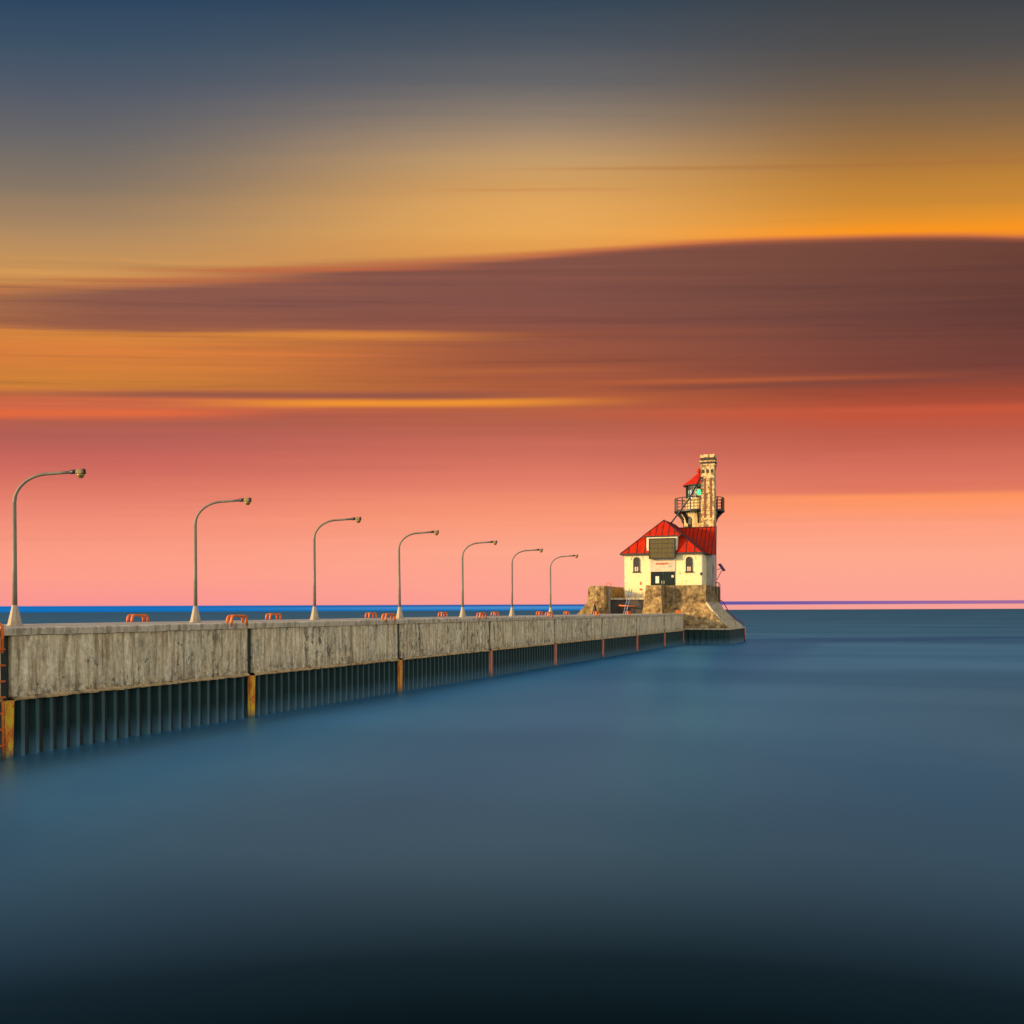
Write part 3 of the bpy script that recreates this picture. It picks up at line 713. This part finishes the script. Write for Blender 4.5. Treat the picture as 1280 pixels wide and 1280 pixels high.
# chimney
CX, CY = 1.14, 115.75
ch = MB().box(.40,1.88,115.05,116.45,9.8,19.75).build('chimney', M['chim'], lh)
b = MB()
for x0, x1 in ((.72,.94),(1.40,1.60)): b.box(x0,x1,115.0,115.05,13.9,18.3)
b.build('brick_strip', M['brick'], ch)
b = MB()
for k in range(9): b.box(.395,1.885,115.02,115.05,14.2+k*.48,14.24+k*.48)
b.build('course', M['brick'], ch)
b = MB(); b.box(.32,1.96,114.97,116.53,19.76,19.92); b.box(.27,2.01,114.92,116.58,20.14,20.3)
b.build('crown', M['chim'], ch)
b = MB(); b.box(.36,1.92,115.01,116.49,19.925,20.135); b.box(.36,1.92,115.01,116.49,20.305,20.62); b.build('crown_band', M['soot'], ch)
MB().box(.34,1.94,114.98,116.51,20.625,20.98).build('crown_top', M['chim'], ch)
b = MB()
for k in range(3): b.box(.5+k*.5,.8+k*.5,115.03,115.05,18.9,19.3)
b.build('soot_patch', M['soot'], ch)
# tower
TX, TY = -.30, 118.0
k_ = 118/117
def tz(z): return 3.6 + (z-3.6)*k_
tw = MB(); tw.lathe((TX,TY,0), [(1.72,8.0),(1.72,tz(13.9)),(1.80,tz(14.15)),(2.05,tz(14.5)),(2.12,tz(14.62))], 40)
tw = tw.build('tower', M['cream'], lh, True)
for a in (-118,-62,-178,2):
    dirx, diry = math.cos(R(a)), math.sin(R(a)); sx, sy = -diry, dirx
    b = MB()
    pts = [(u,z) for u, z in ((-.26,12.7),(.26,12.7),(.26,13.9),(.18,14.15),(0,14.25),(-.18,14.15),(-.26,13.9))]
    v = [(TX+dirx*1.55+sx*u, TY+diry*1.55+sy*u, z) for u, z in pts] + [(TX+dirx*1.80+sx*u, TY+diry*1.80+sy*u, z) for u, z in pts]
    n = len(pts)
    b.solid(v, [tuple(range(n)), tuple(range(2*n-1,n-1,-1))] + [(i,i+n,(i+1)%n+n,(i+1)%n) for i in range(n)])
    b.build('tower_window', M['glassdark'], tw)
for k in range(8):
    a = R(-84+45*k); dirx, diry = math.cos(a), math.sin(a); sx, sy = -diry*.08, dirx*.08
    prof = [(1.76,13.35),(1.95,13.5),(2.1,13.95),(2.45,14.35),(2.72,14.62),(1.76,14.62)]
    n = len(prof)
    v = [(TX+dirx*r+sx, TY+diry*r+sy, tz(z)) for r, z in prof] + [(TX+dirx*r-sx, TY+diry*r-sy, tz(z)) for r, z in prof]
    b = MB(); b.solid(v, [tuple(range(n)), tuple(range(2*n-1,n-1,-1))] + [(i,i+n,(i+1)%n+n,(i+1)%n) for i in range(n)])
    b.build('bracket', M['blackmetal'], tw)
ga = MB(); ga.lathe((TX,TY,tz(14.62)), [(2.72,0),(2.86,.06),(2.86,.26),(2.6,.27)], 40); ga = ga.build('gallery', M['blackmetal'], lh)
b = MB(); b.lathe((TX,TY,tz(14.90)), [(2.58,0),(2.58,.012)], 40); b.build('gallery_floor', M['cream'], ga)
for k in range(16):
    a = 2*math.pi*(k+.5)/16
    p = (TX+2.76*math.cos(a), TY+2.76*math.sin(a))
    MB().tube([(p[0],p[1],tz(14.85)),(p[0],p[1],tz(16.25))], .075, 6).build('railing_post', M['blackmetal'], ga)
for z in (15.2,15.55,15.9,16.25):
    pts = [(TX+2.76*math.cos(2*math.pi*k/40), TY+2.76*math.sin(2*math.pi*k/40), tz(z)) for k in range(41)]
    MB().tube(pts, .028 if z < 16 else .05, 6, cap=False).build('railing', M['blackmetal'], ga)
lr = MB(); lr.lathe((TX,TY,tz(14.9)), [(1.53,0),(1.53,1.22),(1.62,1.24),(1.62,1.34),(1.45,1.35)], 10, a0=.3); lr = lr.build('lantern_room', M['cream'], lh)
MB().lathe((TX,TY,tz(16.25)), [(1.46,0),(1.46,1.5)], 10, cap=False, a0=.3).build('lantern_glass', M['glass'], lr)
b = MB()
for k in range(10):
    a0 = .3+2*math.pi*k/10; a1 = .3+2*math.pi*(k+1)/10
    p0 = (TX+1.5*math.cos(a0), TY+1.5*math.sin(a0)); p1 = (TX+1.5*math.cos(a1), TY+1.5*math.sin(a1))
    b.tube([(*p0,tz(16.22)),(*p0,tz(17.8))], .06, 6)
    b.tube([(*p0,tz(16.3)),(*p1,tz(17.7))], .03, 5)
    b.tube([(*p1,tz(16.3)),(*p0,tz(17.7))], .03, 5)
    b.tube([(*p0,tz(17.72)),(*p1,tz(17.72))], .07, 6)
b.build('glazing_bars', M['blackmetal'], lr)
MB().lathe((TX,TY,tz(16.2)), [(.3,0),(.3,.35),(.14,.36)], 14).build('lamp_pedestal', M['blackmetal'], lr)
MB().ball((TX+.02,TY-.35,tz(16.98)), .34, 10).build('beacon_lamp', M['beam'], lr, True)
rf = MB(); rf.lathe((TX,TY,tz(17.76)), [(1.86,0),(1.88,.06),(1.0,.72),(.35,1.28),(.16,1.42)], 10, a0=.3); rf = rf.build('lantern_roof', M['red'], lh)
MB().lathe((TX,TY,tz(17.66)), [(1.84,0),(1.87,.095)], 10, a0=.3).build('gutter', M['blackmetal'], rf)
MB().tube([(TX,TY,tz(19.1)),(TX,TY,tz(19.3))], .11, 10).build('vent_pipe', M['red'], rf)
MB().ball((TX,TY,tz(19.45)), .27, 10).build('finial', M['red'], rf, True)
# slanting conduit pole from roof ridge to the chimney
MB().tube([(-3.0,113.6,12.9),(-.9,114.2,15.8),(.45,114.92,18.45)], .085, 8).build('brace_pole', M['blackmetal'], lh, True)
MB().tube([(2.34,113.2,5.2),(2.34,113.2,9.7),(2.36,113.4,12.75)], .055, 8).build('corner_pipe', M['blackmetal'], lh, True)

# ------------------------------------------------------------------ small things round the light
sp = thing('solar_panel', (2.4,113.6,8.0), 'small tilted blue solar panel on a bracket beside the shaded wing wall', 'solar panel')
b = MB(); b.solid([(2.52,113.4,8.60),(2.72,113.4,8.66),(3.26,113.5,7.86),(3.06,113.5,7.80),(2.52,114.2,8.66),(2.72,114.2,8.72),(3.26,114.3,7.92),(3.06,114.3,7.86)],
    [(0,1,2,3),(7,6,5,4),(0,4,5,1),(1,5,6,2),(2,6,7,3),(3,7,4,0)]); b.build('panel', M['solarblue'], sp)
b = MB(); b.tube([(2.34,113.8,8.0),(2.8,113.8,8.15)], .035, 6); b.tube([(2.34,113.8,6.9),(2.9,113.8,7.95)], .035, 6); b.build('bracket', M['blackmetal'], sp)
lad = thing('wall_ladder', (2.2,116.6,4.4), 'thin dark hooped ladder on the shaded right side of the bastion wall', 'ladder')
for y in (116.3,117.2):
    MB().tube([(2.16,y,4.35),(2.16,y,6.4),(2.1,y,6.62),(1.9,y,6.68),(1.7,y,6.6),(1.66,y,6.2)], .035, 6).build('stringer', M['blackmetal'], lad, True)
for k in range(6): MB().tube([(2.16,116.3,4.6+k*.35),(2.16,117.2,4.6+k*.35)], .025, 6).build('rung', M['blackmetal'], lad, True)
sr = thing('stair_rail', (3.4,117.2,3), 'maroon handrail sloping down the far right flare of the bastion', 'handrail')
MB().tube([(2.06,117.3,4.75),(2.5,117.3,4.45),(3.0,117.3,3.55),(3.76,117.3,2.72),(4.82,117.3,1.95)], .05, 8).build('rail', M['maroon'], sr, True)
for x, z in ((2.35,3.7),(2.9,3.2),(3.76,2.3),(4.7,1.6)): MB().tube([(x,117.3,z-.1),(x,117.3,z+.6 if x < 4 else z+.45)], .035, 6).build('post', M['maroon'], sr, True)
lp = thing('leaning_ladder', (-6.3,107.4,3.2), 'pale blue ladder leaning in the gap between the bastion ends', 'ladder')
for dx in (0,.28): MB().tube([(-6.5+dx,107.0,3.2),(-6.22+dx,108.5,5.85)], .05, 8).build('stringer', M['bluegrey'], lp, True)
for k in range(7):
    s = .08+k*.13; MB().tube([(-6.5+.28*s,107.0+1.5*s,3.2+2.65*s),(-6.22+.28*s,107.0+1.5*s,3.2+2.65*s)], .03, 6).build('rung', M['bluegrey'], lp, True)
br = thing('barrier', (-6.2,107.8,3.2), 'orange painted barrier bar across the dark gap behind the leaning ladder', 'barrier')
b = MB(); b.tube([(-7.3,108.0,4.10),(-5.5,108.0,3.98)], .075, 8); b.build('bar', M['orange'], br, True)
for x in (-7.2,-5.6): MB().tube([(x,108.0,3.2),(x,108.0,4.05)], .05, 8).build('post', M['blackmetal'], br, True)
rg = thing('roof_ring', (-8.9,110,TOP), 'small orange hoop standing on top of the parapet left of the house', 'grab rail')
rg.name = 'grab_hoop'
b = MB(); b.tube([(-9.22,110,TOP),(-9.2,110,TOP+.25),(-9.08,110,TOP+.38),(-8.82,110,TOP+.38),(-8.7,110,TOP+.25),(-8.68,110,TOP)], .045, 8); b.build('hoop', M['orange'], rg, True)
bo = thing('mooring_post', (-9.5,106.3,3.2), 'small dark cone topped mooring post against the lit left bastion end', 'mooring post')
MB().lathe((-9.5,106.3,DK), [(.36,0),(.36,.08),(.26,.12),(.20,.55),(.09,.95)], 14).build('body', M['blackmetal'], bo, True)
MB().lathe((-9.5,106.3,DK+.95), [(.09,.002),(.07,.3),(.02,.42)], 10).build('tip', M['maroon'], bo, True)

# ------------------------------------------------------------------ render settings
scene.view_settings.view_transform = 'Standard'; scene.view_settings.look = 'None'
scene.view_settings.exposure = 0; scene.view_settings.gamma = 1
scene.cycles.max_bounces = 6; scene.cycles.use_denoising = True
